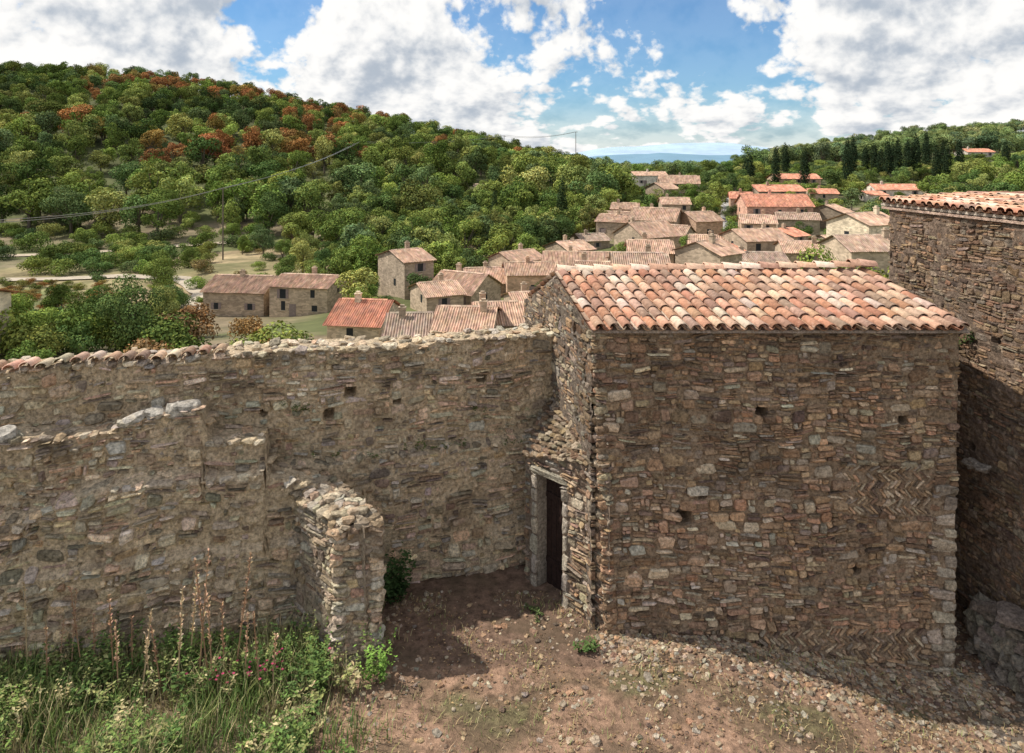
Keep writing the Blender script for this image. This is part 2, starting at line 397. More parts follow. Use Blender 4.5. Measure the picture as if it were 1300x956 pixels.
masonry('lower_tier',fL,LL,-8.3,ztL,palW,(.53,.415,.28),M_stone,lw,dep=(.006,.095),thick=.56,gap=.18,mdep=.006,warp=.1,ztmax=-4.1,g=.026,jit=.22)
b=B(); u=0
while u<LL:
    for back in (0.0,-.18,-.36,-.5):
        if R.random()<.7:
            rock(b,fL(u+R.uniform(-.05,.05),ztL(u)-.01,back),(R.uniform(.07,.19),R.uniform(.06,.12),R.uniform(.02,.055)),jc(R.choice(PG)),1)
    for zz,dd in ((led1(u)-.02,-.1),(led1(u)-.05,-.22)):
        if zz<ztL(u)-.2 and R.random()<.75: rock(b,fL(u+R.uniform(-.06,.06),zz-.06,dd+.04),(R.uniform(.06,.18),R.uniform(.06,.11),R.uniform(.03,.07)),jc(R.choice(PG)),1)
    u+=R.uniform(.14,.26)
for px,w,h in ((20,.22,.1),(240,.26,.13),(180,.2,.07),(205,.15,.07)):
    u=uat(px); rock(b,fL(u,ztL(u)+.02,-.08),(w,.16,h),(.48,.44,.38),2,rz=.25)
b.obj('tier_rubble',M_stone,lw)
# ================================================================= STUB WALL
sw=empty('broken_wall_stub')
FL=Vector((-2.74,10.70));FR=Vector((-2.12,10.80));BL=Vector((-4.2,12.05));BR=Vector((-3.45,12.35))
def zS(t): return -5.70+.05*nz(t*2,0,3,1.3)-.1*sstep(.85,1,1-t)
for nm,q0,q1,tw,tp in (('left_face',BL,FL,(-9,8),lambda u:zS(1-u/2.0)),('end_face',FL,FR,(-2,0),lambda u:-5.83),('right_face',FR,BR,(5,12),lambda u:zS(u/2.0))):
    f,L=linemap(q0,q1,perp(q0,q1,tw),lambda u,z:.03*nz(u,z,2,1.1)+.06*sstep(-6.4,-7.9,z))
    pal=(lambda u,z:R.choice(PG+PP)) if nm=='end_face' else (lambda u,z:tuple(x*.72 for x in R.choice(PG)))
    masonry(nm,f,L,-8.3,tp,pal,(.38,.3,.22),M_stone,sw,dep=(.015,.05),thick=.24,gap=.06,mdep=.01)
b=B()
for i in range(18):
    for j in range(6):
        t=i/17; s_=j/5; q=(FL.lerp(BL,t)).lerp(FR.lerp(BR,t),s_)
        rock(b,(q.x,q.y,zS(t)-.03+.05*math.sin(s_*3.14)+R.uniform(-.04,.04)-(.06 if i==0 else 0)),(R.uniform(.06,.15),R.uniform(.06,.12),R.uniform(.03,.07)),jc(tuple(x*.85 for x in R.choice(PG+PP[:2]))),1)
for q0 in (FL,FR):
    z=-8.0
    while z<-5.85:
        h=R.uniform(.03,.08); k=.03+.06*sstep(-6.4,-7.9,z); q=q0+Vector(((.03 if q0 is FL else -.03)+R.uniform(-.04,.04),.06-k)); rock(b,(q.x,q.y,z+h),(R.uniform(.08,.16),R.uniform(.08,.14),h),jc(R.choice(PG+PP),.15),2,rz=R.uniform(-.4,.4),j=.2); z+=h*1.8
b.obj('rubble_top',M_stone,sw)
# ================================================================= RIGHT BUILDING
rb=empty('tall_stone_building')
r0=(8.44,10.85);r1=(7.97,14.4)
fR,LR=linemap(r0,r1,perp(r0,r1,(0,12)))
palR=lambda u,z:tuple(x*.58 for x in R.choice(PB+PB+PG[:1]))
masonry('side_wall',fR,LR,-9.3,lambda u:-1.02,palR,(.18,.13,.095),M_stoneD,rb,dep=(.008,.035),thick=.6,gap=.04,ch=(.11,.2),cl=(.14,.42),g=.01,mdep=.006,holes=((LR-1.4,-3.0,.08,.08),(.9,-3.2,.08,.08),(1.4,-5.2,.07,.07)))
b=B()
b.add([(7.97,14.4,-12),(13,15.0,-12),(13,15,-1.05),(7.97,14.4,-1.05),(8.44,10.86,-10),(13,11.4,-10),(13,11.4,-1.05),(8.44,10.86,-1.05)],[(0,1,2,3),(4,5,6,7),(1,5,6,2)],(.25,.18,.13))
b.obj('other_walls',M_stoneD,rb)
b=B(); e0=Vector((8.30,10.8,-1.0));e1=Vector((7.80,14.55,-1.0)); tiled(b,e0,e1,Vector((1,.13,.05)),2.4,pitch=.21)
tiled(b,Vector((13.2,11.4,-1.0)),Vector((12.7,15.1,-1.0)),Vector((-1,-.13,.05)),2.4,pitch=.21)
b.obj('canal_tile_roof',M_tile,rb,smooth=True)
b=B(); slab(b,[e0+Vector((.06,0,0)),e1+Vector((.06,0,0)),e1+Vector((2.4,.3,.1)),e0+Vector((2.4,.3,.1))],.05,(.5,.43,.35))
slab(b,[e0+Vector((.07,0,-.07)),e1+Vector((.07,0,-.07)),e1+Vector((.3,.03,-.07)),e0+Vector((.3,.03,-.07))],.05,(.5,.36,.28))
b.obj('eave_course',M_stone,rb)
b=B()
for i in range(5): rock(b,fR(1.1+i*.05,-5.45,.05),(.2,.12,.04),(.33,.28,.23),2)
b.obj('corbel_stones',M_stoneD,rb)
b=B()
for i in range(60):
    t=R.random(); y=10.5+1.4*t; z=-8.6+R.random()**1.3*1.5*(1-.5*t)
    rock(b,(8.30-.13*(y-10.8)-.25*(-7.1-z)/1.5*R.random(),y,z),(R.uniform(.1,.24),R.uniform(.1,.22),R.uniform(.07,.16)),jc((.25,.21,.165),.15),2,j=.35)
b.obj('rock_outcrop',M_stoneD)
# ================================================================= COURTYARD GROUND
b=B(); nx,ny=300,170; vs=[]
for i in range(nx+1):
    for k in range(ny+1):
        x=-16+30*i/nx; y=-6+20.2*k/ny
        vs.append((x,y,g_ground(x,y)+.025*nz(x,y,3,9)))
b.add(vs,[(i*(ny+1)+k,(i+1)*(ny+1)+k,(i+1)*(ny+1)+k+1,i*(ny+1)+k+1) for i in range(nx) for k in range(ny)],(.34,.225,.16))
bb=[]
for v in b.v:
    x,y,z=v
    lim=9.42+(x+15)*.2627+.3 if x<.8 else 15.2
    if y>lim: z=-9.5
    bb.append((x,y,z))
b.v=bb
for i,v in enumerate(b.v):
    k=nz(v[0],v[1],7,.9); g=(.34,.215,.145) if k>-.05 else (.23,.155,.10)
    if k<-.25: g=(.19,.16,.085)
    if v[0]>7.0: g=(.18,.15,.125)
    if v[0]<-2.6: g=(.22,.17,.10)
    if v[1]>10.6: g=(.21,.135,.095)  # strip before the walls coloured darker, their shade painted into the earth
    b.c[i]=g
b.obj('courtyard_ground',M_ground,smooth=True)
b=B()
for i in range(10500):
    q=R.random()
    if q<.4: x=R.uniform(1.4,7.6); y=11.25-abs(R.gauss(0,.45))
    elif q<.62: x=R.uniform(5.2,8.3);y=R.uniform(9.0,12.8)
    else: x=R.uniform(-2.6,8);y=R.uniform(8.6,12.4)
    if x<1.5 and y>11.27+(1.62-x)*1.1: continue
    if q>=.62 and nz(x,y,51,1.3)<-.1 and R.random()<.8: continue
    s=min(.14,.008+abs(R.gauss(0,.019)))
    rock(b,(x,y,g_ground(x,y)+s*.1),(s*R.uniform(.8,1.5),s,s*R.uniform(.35,.6)),jc(tuple(x*.8 for x in R.choice(PB+PG+PP[:2])),.15),1)
b.obj('rubble_stones',M_stone)
# ================================================================= FOREGROUND PLANTS
def leaf(b,p,d,w,col):
    s=Vector((-d.y,d.x,R.uniform(-.5,.5)*d.length)).normalized()*w
    m=p+d*.5
    b.add([p,m+s,p+d+Vector((0,0,-.15*d.length)),m-s],[(0,1,2,3)],col)
def blade(b,p,h,w,col,lean=.4):
    a=R.uniform(0,6.28); dx=Vector((math.cos(a),math.sin(a),0)); s=Vector((-dx.y,dx.x,0))*w
    l=R.uniform(.1,lean)*h
    q1=p+dx*l*.35+Vector((0,0,h*.6)); q2=p+dx*l+Vector((0,0,h))
    b.add([p-s,p+s,q1+s*.7,q1-s*.7,q2],[(0,1,2,3),(3,2,4)],col)
GR=[(.13,.20,.055),(.19,.26,.075),(.10,.16,.05),(.27,.29,.11),(.44,.38,.2)]
def inwall(x,y):
    if y>9.42+(x+15)*.2627-1.0 and x<-3.3: return True
    t=(x+4.15)/1.5
    return 0<=t<=1.25 and abs(y-(12.2-1.4*t))<.35
b=B()
for i in range(26000):
    x=R.uniform(-9.5,-1.6); y=R.uniform(8.4,12.2)
    if inwall(x,y): continue
    dn=nz(x,y,0,.9)+ (0.5 if x<-2.9 else -.25 if x<-2 else -.5)
    if R.random()>dn+.45: continue
    dry=nz(x,y,61,.9)>0
    blade(b,Vector((x,y,g_ground(x,y)-.02)),R.uniform(.1,.42)*(1+nz(x,y,4,1.2)),.007,jc(R.choice(GR[3:]+[(.48,.4,.22)] if dry else GR),.2),.9)
for i in range(6500):
    x=R.uniform(-2.4,7.5);y=R.uniform(8.5,12.3)
    if nz(x,y,11,1.1)<-.02: continue
    blade(b,Vector((x,y,g_ground(x,y)-.01)),R.uniform(.03,.11),.006,jc(R.choice(GR[3:]+[(.4,.3,.17)]),.2),1.4)
b.obj('grass',M_leaf,color=(1,1,1))
b=B()
for i in range(4200):
    x=R.uniform(-2.6,7.5);y=R.uniform(8.5,12.4)
    if nz(x,y,77,.9)<-.05: continue
    an=R.uniform(0,6.28); l=R.uniform(.02,.05)
    leaf(b,Vector((x,y,g_ground(x,y)+.02)),Vector((math.cos(an)*l,math.sin(an)*l,R.uniform(0,.3)*l)),l*.3,jc(R.choice([(.3,.19,.1),(.2,.12,.07),(.42,.3,.16)]),.2))
b.obj('fallen_leaves',M_leaf,color=(1,1,1))
b=B()
def weed(x,y,h,col,nl=40,spread=.25,ls=.07,z=None):
    z=g_ground(x,y) if z is None else z
    for s in range(max(2,int(nl/12))):
        a=R.uniform(0,6.28); top=Vector((x+math.cos(a)*spread*R.random(),y+math.sin(a)*spread*R.random(),z+h*R.uniform(.5,1)))
        base=Vector((x,y,z))
        for k in range(12):
            t=R.uniform(.15,1); p=base.lerp(top,t)
            an=R.uniform(0,6.28); l=ls*R.uniform(.6,1.4)
            leaf(b,p,Vector((math.cos(an)*l,math.sin(an)*l,R.uniform(-.2,.6)*l)),l*.26,jc(tuple(c*(.7+.4*t) for c in col),.2))
for i in range(1250):
    x=R.uniform(-9.5,-2.0); y=R.uniform(8.5,12.0)
    if inwall(x,y): continue
    if x>-2.7 and R.random()<.8: continue
    k=nz(x,y,20,.9)
    if k<-.12: continue
    weed(x,y,R.uniform(.12,.45)*(1.25+1.8*k),R.choice(GR[:4] if k>.1 else GR),R.randint(36,90),.34,R.uniform(.035,.075))
b.obj('weeds',M_leaf,color=(1,1,1))
b=B()
for i in range(8): weed(-2.05+R.uniform(-.14,.14),10.3+R.uniform(-.15,.1),.65,(.2,.34,.07),60,.26,.05)
b.obj('fennel_plant',M_leaf,color=(1,1,1))
b=B()
for i in range(22): weed(-2.2+R.uniform(-.35,.3),12.1+R.uniform(-.2,.2),R.uniform(.5,1.1),(.06,.10,.035),70,.3,.08)
b.obj('fig_bush',M_leaf,color=(1,1,1))
b=B()
for i in range(7): weed(1.25+R.uniform(-.2,.1),10.95+R.uniform(-.1,.1),.2,(.1,.16,.05),40,.18,.05)
for i in range(5): weed(.4+R.uniform(-.1,.1),11.9+R.uniform(-.3,.1),.15,(.1,.13,.05),40,.25,.05)
b.obj('wall_base_weeds',M_leaf,color=(1,1,1))
b=B()
for px,zz,dd in ((350,-4.5,-.1),(385,-4.6,-.05),(415,-5.45,-.02),(520,-5.5,0),(560,-5.5,.02),(590,-5.5,.0),(610,-4.9,.0),(540,-5.45,.03),(375,-4.55,.0),(640,-5.5,0),(470,-5.5,0)):
    q=fW(uat(px),zz,dd+.12)
    for i in range(3): weed(q.x+R.uniform(-.2,.2),q.y,.15,(.12,.15,.05),30,.2,.04,z=q.z)
for i in range(4):
    q=fR(1.6+R.uniform(-.25,.25),-3.2+R.uniform(-.2,.2),.08); weed(q.x,q.y,-.3,(.06,.09,.03),50,.3,.06,z=q.z)
b.obj('wall_plants',M_leaf,color=(1,1,1))
b=B()
def stalk(x,y,h,col):
    z=g_ground(x,y); p=Vector((x,y,z)); lean=Vector((R.uniform(-.12,.12),R.uniform(-.1,.1),1))
    K=8
    for k in range(K):
        q0=p+lean*(h*k/K); q1=p+lean*(h*(k+1)/K); w=.012*(1-k/K*.6)
        for s in (Vector((w,0,0)),Vector((0,w,0))): b.add([q0-s,q0+s,q1+s,q1-s],[(0,1,2,3)],col)
    for k in range(int(80*h/1.5)):
        t=R.uniform(.4,1); q=p+lean*(h*t); an=R.uniform(0,6.28); l=R.uniform(.02,.05)
        leaf(b,q,Vector((math.cos(an)*l,math.sin(an)*l,l*.9)),l*.35,jc(col,.3))
for px,h in ((35,1.4),(60,1.0),(145,1.35),(150,1.1),(180,1.2),(240,1.5),(252,2.0),(265,1.9),(298,1.8),(270,1.4),(205,1.0),(90,1.2),(330,1.2),(120,.9),(225,1.6),(285,1.2),(15,1.0),(105,1.4),(168,.95),(345,.9),(310,1.1),(75,.8),(190,.8)):
    D=R.uniform(10.0,10.5); stalk((px-650)/F*D,D,h,R.choice([(.5,.34,.22),(.42,.27,.17),(.58,.45,.28)]))
b.obj('dry_mullein_stalks',M_leaf,color=(1,1,1))
b=B()
for i in range(40):
    x=R.gauss(-3.8,.3);y=R.uniform(9.9,10.35); p=Vector((x,y,g_ground(x,y)+R.uniform(.2,.45)))
    for k in range(5):
        an=k*1.256; leaf(b,p,Vector((math.cos(an)*.025,math.sin(an)*.025,.01)),.011,(.5,.08,.16))
b.obj('pink_flowers',M_leaf,color=(1,1,1))
# ================================================================= HOUSES LIST
RT=(1.02,.9,.8); RR=(1.22,.74,.6)
WS=(.50,.39,.28);WP=(.62,.42,.29);WC=(.72,.6,.43);WD=(.38,.30,.22);WW=(.72,.64,.54)
HS=[(262,346,371,350,402,96,8,-6,'x',RT,WS),(346,430,365,350,404,94,8,-10,'x',RT,WS),
(422,494,413,381,440,68,8,-8,'x',RR,WC),(487,552,429,398,455,60,8,4,'x',(.8,.78,.74),WS),(553,628,421,390,450,60,8.5,-4,'x',RT,WS),
(598,664,413,384,440,66,8,8,'x',RT,WS),(484,536,333,319,376,96,9,35,'x',RT,WD),(522,580,376,358,398,84,7,25,'x',RT,WS),
(548,628,372,346,396,90,8,-28,'x',RT,WS),(586,642,360,340,380,102,8,10,'x',RT,WS),(640,704,349,333,380,100,7,5,'x',RT,WP),
(690,794,341,320,356,106,11,-6,'x',RT,WS),(790,862,301,282,332,122,9,28,'x',RT,WS),(802,872,280,264,302,142,9,-25,'x',RT,WS),
(868,914,281,269,304,142,8,20,'x',RT,WP),(878,946,311,299,334,114,8,-15,'x',RT,WS),(766,830,279,269,292,158,9,-20,'x',RT,WS),
(947,1031,262,247,292,150,10,-4,'x',RR,(.68,.40,.29)),(957,1021,243,235,254,176,9,5,'x',RR,WD),(985,1040,227,221,236,215,9,0,'x',RR,WP),
(932,1000,306,291,326,110,9,12,'x',RT,WS),(1000,1062,322,309,338,98,9,-12,'x',RT,WS),(1043,1078,270,260,292,150,8,40,'x',RT,WD),
(1112,1170,241,234,250,190,9,-8,'x',RR,WW),(1098,1124,248,243,256,182,7,10,'x',RR,WW),(804,846,223,218,236,236,9,0,'x',RT,WW),
(838,892,233,223,252,206,10,-12,'x',RT,WS),(828,858,240,232,256,196,8,30,'x',RT,WD),(730,770,306,297,320,140,8,15,'x',(.8,.78,.74),WD),
(838,884,300,286,312,130,8,-30,'x',RT,WS),(1226,1260,193,189,199,285,9,0,'x',RR,WW),(934,1002,336,323,352,90,8,-5,'x',(.78,.75,.72),WS),
(858,930,338,319,356,88,10,14,'x',RT,WS),(1048,1100,310,299,322,116,8,10,'x',RT,WS),(786,850,338,326,352,98,9,18,'x',RT,WS),
(944,990,284,273,300,132,8,-14,'x',RT,WP),(-180,-78,402,384,470,45,8,0,'x',RR,WC),(985,1020,300,290,316,118,7,30,'x',RR,WS),(730,800,352,338,372,84,9,-12,'x',RT,WS),
(645,700,392,376,412,76,8,12,'x',RT,WS),(905,940,322,314,335,104,7,24,'x',RR,WP),
(700,748,318,306,330,122,8,30,'x',RT,WS),(1130,1172,262,254,274,160,8,12,'x',RR,WS),(1030,1066,246,240,256,182,8,-12,'x',RR,WS)]
# ================================================================= TERRAIN
ctl=[]
def c(px,py,D): p=P(px,py,D); ctl.append((p.x,p.y,p.z))
for t in [(100,440,70),(330,440,65),(50,380,110),(-200,400,90),(100,325,150),(250,345,130),(330,315,160),(450,290,175),(560,285,190),
 (700,270,200),(820,252,225),(1140,248,190),(1250,235,200),(1000,213,270),(1150,213,272),(1280,209,262),(1000,245,200),(-300,300,180),(100,300,172),(-50,297,172),(650,300,165),
 (1400,230,200),(1300,300,110),(1250,330,80),
 (0,184,255),(200,190,255),(400,203,265),(550,215,265),(650,225,260),(-400,180,260),(740,232,280),(840,236,300),
 (0,98,385),(200,111,385),(300,126,385),(400,147,385),(500,165,385),(600,188,385),(680,207,385),(740,222,385),(-300,95,385),(-700,120,385),
 (850,236,450),(940,214,500),(1020,200,500),(1100,187,500),(1200,175,500),(1300,169,500),(1500,170,500),(940,222,330),(1100,205,350),(1250,196,360),(1400,195,360),(840,228,700)]: c(*t)
for h in HS: 
    p=P((h[0]+h[1])/2,h[4],h[5]); ctl.append((p.x,p.y+h[6]*.3,p.z))
ctl+=[(-14,20,-13),(0,20,-12.5),(10,22,-12),(20,20,-11),(-25,35,-17.5),(0,35,-17),(20,40,-15),(-60,20,-16),(60,20,-12),(-60,-40,-12),(60,-40,-10),(0,-60,-8),(-40,0,-12),(40,0,-10),
 (-400,550,38),(-150,560,15),(0,560,-18),(-300,0,-30),(300,0,0),(0,1000,-60),(-600,900,-30),(500,900,-20),(-900,300,0),(900,300,10),(300,650,0)]
ctl=np.array(ctl); sc=100.0
def Kf(r2): return np.where(r2>1e-12,.5*r2*np.log(np.maximum(r2,1e-12)),0)
Xc=ctl[:,:2]/sc; n=len(Xc)
Km=Kf(((Xc[:,None]-Xc[None])**2).sum(-1))+np.eye(n)*.004
Pm=np.hstack([np.ones((n,1)),Xc]); Am=np.block([[Km,Pm],[Pm.T,np.zeros((3,3))]])
wt=np.linalg.solve(Am,np.concatenate([ctl[:,2],[0,0,0]]))
def TZ(X,Y):
    X=np.atleast_1d(np.asarray(X,float));Y=np.atleast_1d(np.asarray(Y,float))
    Q=np.stack([X,Y],1)/sc; out=np.empty(len(Q))
    for i in range(0,len(Q),20000):
        q=Q[i:i+20000]; out[i:i+20000]=Kf(((q[:,None]-Xc[None])**2).sum(-1))@wt[:n]+wt[n]+q@wt[n+1:]
    r=np.hypot(X,Y); t=np.clip((r-750)/500,0,1); t=t*t*(3-2*t)
    out=np.clip(out,-70,65)*(1-t)-62*t
    near=(np.abs(X)<19)&(Y<15.4); out=np.where(near,np.minimum(out,-9.9),out)
    return out
def tz(x,y): return float(TZ([x],[y])[0])
ys=np.concatenate([np.linspace(-80,8,9),np.linspace(12,260,120),np.linspace(264,620,80),np.geomspace(640,26000,26)])
xs=np.concatenate([-np.geomspace(26000,420,24),np.linspace(-400,400,180),np.geomspace(420,26000,24)])
GX,GY=np.meshgrid(xs,ys,indexing='ij'); Z=TZ(GX.ravel(),GY.ravel())
b=B(); vs=list(zip(GX.ravel(),GY.ravel(),Z)); ny=len(ys)
b.add(vs,[(i*ny+k,(i+1)*ny+k,(i+1)*ny+k+1,i*ny+k+1) for i in range(len(xs)-1) for k in range(ny-1)],(.14,.14,.06))
for i,(x,y,z) in enumerate(vs):
    r=math.hypot(x,y); c_=(.16,.15,.07)
    if y>1: px=650+x/y*F
    else: px=0
    if r<170 and px<480 and y>98:
        k=nz(x,y,0,.03); c_=(.38,.29,.17) if k>.05 else ((.28,.23,.12) if k>-.2 else (.19,.2,.08))
    elif r<230: c_=(.24,.19,.12) if nz(x,y,3,.05)>0 else (.13,.14,.055)
    elif r<700: c_=(.10,.11,.045)
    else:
        t=min(1,(r-700)/5000); c_=tuple(a*(1-t)+bq*t for a,bq in zip((.12,.15,.1),(.2,.32,.42)))  # far ground fades to blue with distance: haze painted into the colour
    b.c[i]=c_
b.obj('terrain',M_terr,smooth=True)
def ridge(name,D,pts,col):
    b=B(); vs=[]; K=160
    for i in range(K+1):
        px=pts[0][0]+(pts[-1][0]-pts[0][0])*i/K; py=np.interp(px,[p[0] for p in pts],[p[1] for p in pts])-2.5*nz(px*.02,D*.001)-1.0*nz(px*.09,D*.01)
        p=P(px,py,D); q=Vector((p.x,D+D*.12,-70)); p2=Vector((p.x,D-D*.1,-70)); vs+=[p2,Vector((p.x,p.y,p.z)),q]
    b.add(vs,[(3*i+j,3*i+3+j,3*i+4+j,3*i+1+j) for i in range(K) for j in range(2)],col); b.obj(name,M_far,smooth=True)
ridge('distant_mountain',16000,[(-600,200),(500,199),(700,195),(790,187),(860,182),(920,181),(970,187),(1060,194),(1300,196),(1900,199)],(.38,.5,.62))  # pale blue base colour stands in for air haze
ridge('haze_blue_hills',6000,[(-600,204),(600,203),(740,200),(800,196),(850,194),(900,197),(960,197),(1100,202),(1900,205)],(.17,.29,.38))  # hills coloured blue to paint in the distance haze
# infill houses
for D0 in (70,78,87,97,107,117,128,139,151,164):
    pxa,pxb={70:(640,760),78:(640,1120),87:(600,1100),97:(570,1060),107:(620,1050),117:(700,1060),128:(700,1050),139:(740,1030),151:(760,960),164:(780,1000)}[D0]
    x=(pxa-650)/F*D0
    while x<(pxb-650)/F*D0:
        wdt=R.uniform(5.5,9); D=D0+R.uniform(-3,3); xc=x+wdt/2; dep=R.uniform(5.5,7.5)
        ok=R.random()<(.85 if D0<120 else .6)
        for h in HS:
            hx=((h[0]+h[1])/2-650)/F*(h[5]+h[6]/2); hy=h[5]+h[6]/2; hw=(h[1]-h[0])/F*h[5]/2
            if abs(xc-hx)<(wdt/2+hw)*.9 and abs(D+dep/2-hy)<(dep+h[6])/2*.9: ok=False
        if ok:
            z=tz(xc,D+2); H=R.uniform(2.8,5.6); pb=HY-z/D*F; pe=pb-H/D*F; ze=z+H; pg=HY-(ze+dep*.19)/(D+dep/2)*F
            HS.append((650+(xc-wdt/2)/D*F,650+(xc+wdt/2)/D*F,pe,pg,pb,D,dep,R.choice((-38,-25,-14,-5,4,12,26,40)),'x',R.choice((RT,RT,RT,(.86,.8,.74),RR)),R.choice((WS,WS,WS,WP,WD,WC))))
        x+=wdt+R.uniform(0.3,4.5)
print('houses',len(HS))
def house(idx,h):
    pl,pr,pe,pg,pb,D,dep,rot,ax,rc,wc=h
    w=(pr-pl)/F*D; w=w*(1-abs(math.sin(math.radians(rot)))*.35); ze=-(pe-HY)/F*D; zr=-(pg-HY)/F*(D+dep/2); rise=max(.26*dep/2,min(.5*dep/2,zr-ze))
    H=(pb-pe)/F*D; cx=((pl+pr)/2-650)/F*(D+dep/2*.3); cy=D+dep/2
    nm=('village_house' if wc in (WC,WP,WW) else 'stone_village_house')
    e=empty(nm,(cx,cy,0)); e.rotation_euler=(0,0,math.radians(rot))
    hw,hd=w/2,dep/2; zb=ze-H-4
    b=B()
    vs=[(-hw,-hd,zb),(hw,-hd,zb),(hw,hd,zb),(-hw,hd,zb),(-hw,-hd,ze),(hw,-hd,ze),(hw,hd,ze),(-hw,hd,ze),(-hw,0,ze+rise),(hw,0,ze+rise)]
    b.add(vs,[(0,1,5,4),(1,2,6,9,5),(2,3,7,6),(3,0,4,8,7)],(1,1,1)); k=R.uniform(.8,1.15)
    b.obj('walls',M_vwall,e,color=tuple(x*k for x in wc))
    b=B(); pitch=.24 if D<110 else .34; ov=.35
    nc=int((w+2*ov)/pitch); nr=7; sub=4
    cols=[(.50,.37,.29),(.56,.44,.36),(.44,.32,.25),(.55,.41,.33)]; kk=R.uniform(.82,1.12)
    for sgn in (-1,1):
        vs=[];cs=[]
        for i in range(nc*sub+1):
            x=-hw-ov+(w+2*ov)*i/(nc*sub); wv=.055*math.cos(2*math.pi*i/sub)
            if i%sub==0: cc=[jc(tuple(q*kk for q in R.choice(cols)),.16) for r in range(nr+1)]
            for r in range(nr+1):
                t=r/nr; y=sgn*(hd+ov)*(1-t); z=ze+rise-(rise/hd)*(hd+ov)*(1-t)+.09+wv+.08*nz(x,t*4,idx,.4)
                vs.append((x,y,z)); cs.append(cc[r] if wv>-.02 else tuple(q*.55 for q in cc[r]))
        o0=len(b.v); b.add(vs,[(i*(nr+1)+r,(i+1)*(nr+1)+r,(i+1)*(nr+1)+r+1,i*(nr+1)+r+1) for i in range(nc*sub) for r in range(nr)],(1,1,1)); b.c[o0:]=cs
        b.add([(-hw-ov,sgn*(hd+ov),ze-rise/hd*ov+.08),(hw+ov,sgn*(hd+ov),ze-rise/hd*ov+.08),(hw+ov,sgn*hd,ze-.02),(-hw-ov,sgn*hd,ze-.02)],[(0,1,2,3)],(.3,.22,.16))
    for i in range(int(w/.5)):
        x=-hw+i*.5; b.add([(x,-.16,ze+rise+.06),(x+.48,-.16,ze+rise+.06),(x+.48,0,ze+rise+.2),(x,0,ze+rise+.2),(x,.16,ze+rise+.06),(x+.48,.16,ze+rise+.06)],[(0,1,2,3),(3,2,5,4)],jc((.58,.47,.38),.15))
    b.obj('tile_roof',M_vtile,e,color=rc)
    bw=B();bs=B();bl=B()
    def box(bb,x0,x1,y0,y1,z0,z1,col=(1,1,1)):
        vs=[(x,y,z) for x in(x0,x1) for y in(y0,y1) for z in(z0,z1)]
        bb.add(vs,[(0,1,3,2),(4,6,7,5),(0,4,5,1),(2,3,7,6),(1,5,7,3),(0,2,6,4)],col)
    st=2 if H>4.2 else 1
    nw=max(1,int(w/R.uniform(2.8,4)))
    for s in range(st):
        for i in range(nw):
            if R.random()<.2: continue
            x=-hw+w*(i+.5)/nw+R.uniform(-.3,.3); z=ze-H+(1.0 if s==0 else 3.5); hh=R.uniform(.8,1.3); ww=R.uniform(.3,.44)
            if z+hh>ze-.2: z=ze-.3-hh
            box(bw,x-ww,x+ww,-hd-.02,-hd+.1,z,z+hh); box(bs,x-ww-.1,x+ww+.1,-hd-.08,-hd+.05,z-.08,z-.01,(.5,.43,.34))
            if R.random()<.5:
                for q in (-1,1): box(bl,x+q*(ww+.22)-.2,x+q*(ww+.22)+.2,-hd-.06,-hd-.01,z,z+hh)
    for q in (-1,1):
        for s in range(st):
            if R.random()<.7:
                y=R.uniform(-hd*.4,hd*.4); z=ze-H+(1.1 if s==0 else 3.5)
                if z+1>ze: z=ze-1.2
                x=q*hw; box(bw,min(x-.1*q,x+.02*q),max(x-.1*q,x+.02*q),y-.35,y+.35,z,z+1.0)
    if H>3.4 and R.random()<.6:
        x=R.uniform(-hw*.6,hw*.6); box(bl,x-.5,x+.5,-hd-.04,-hd+.05,ze-H-.3,ze-H+1.9)
    if bw.v: bw.obj('windows',M_glass,e)
    if bs.v: bs.obj('window_sills',M_gravel,e)
    if bl.v: bl.obj('shutters',M_shut,e)
    bc=B(); x=R.uniform(-hw*.7,hw*.7); y=R.uniform(-.2,.5)*hd
    box(bc,x-.3,x+.3,y-.25,y+.25,ze+.1,ze+rise+.7); box(bc,x-.36,x+.36,y-.31,y+.31,ze+rise+.703,ze+rise+.8); box(bc,x-.2,x+.2,y-.15,y+.15,ze+rise+.803,ze+rise+1.0)
    bc.obj('chimney',M_vwall,e,color=wc)
for i,h in enumerate(HS): house(i,h)
HB=[(((h[0]+h[1])/2-650)/F*(h[5]+h[6]/2),h[5]+h[6]/2,(h[1]-h[0])/F*h[5]/2+1.0,h) for h in HS]
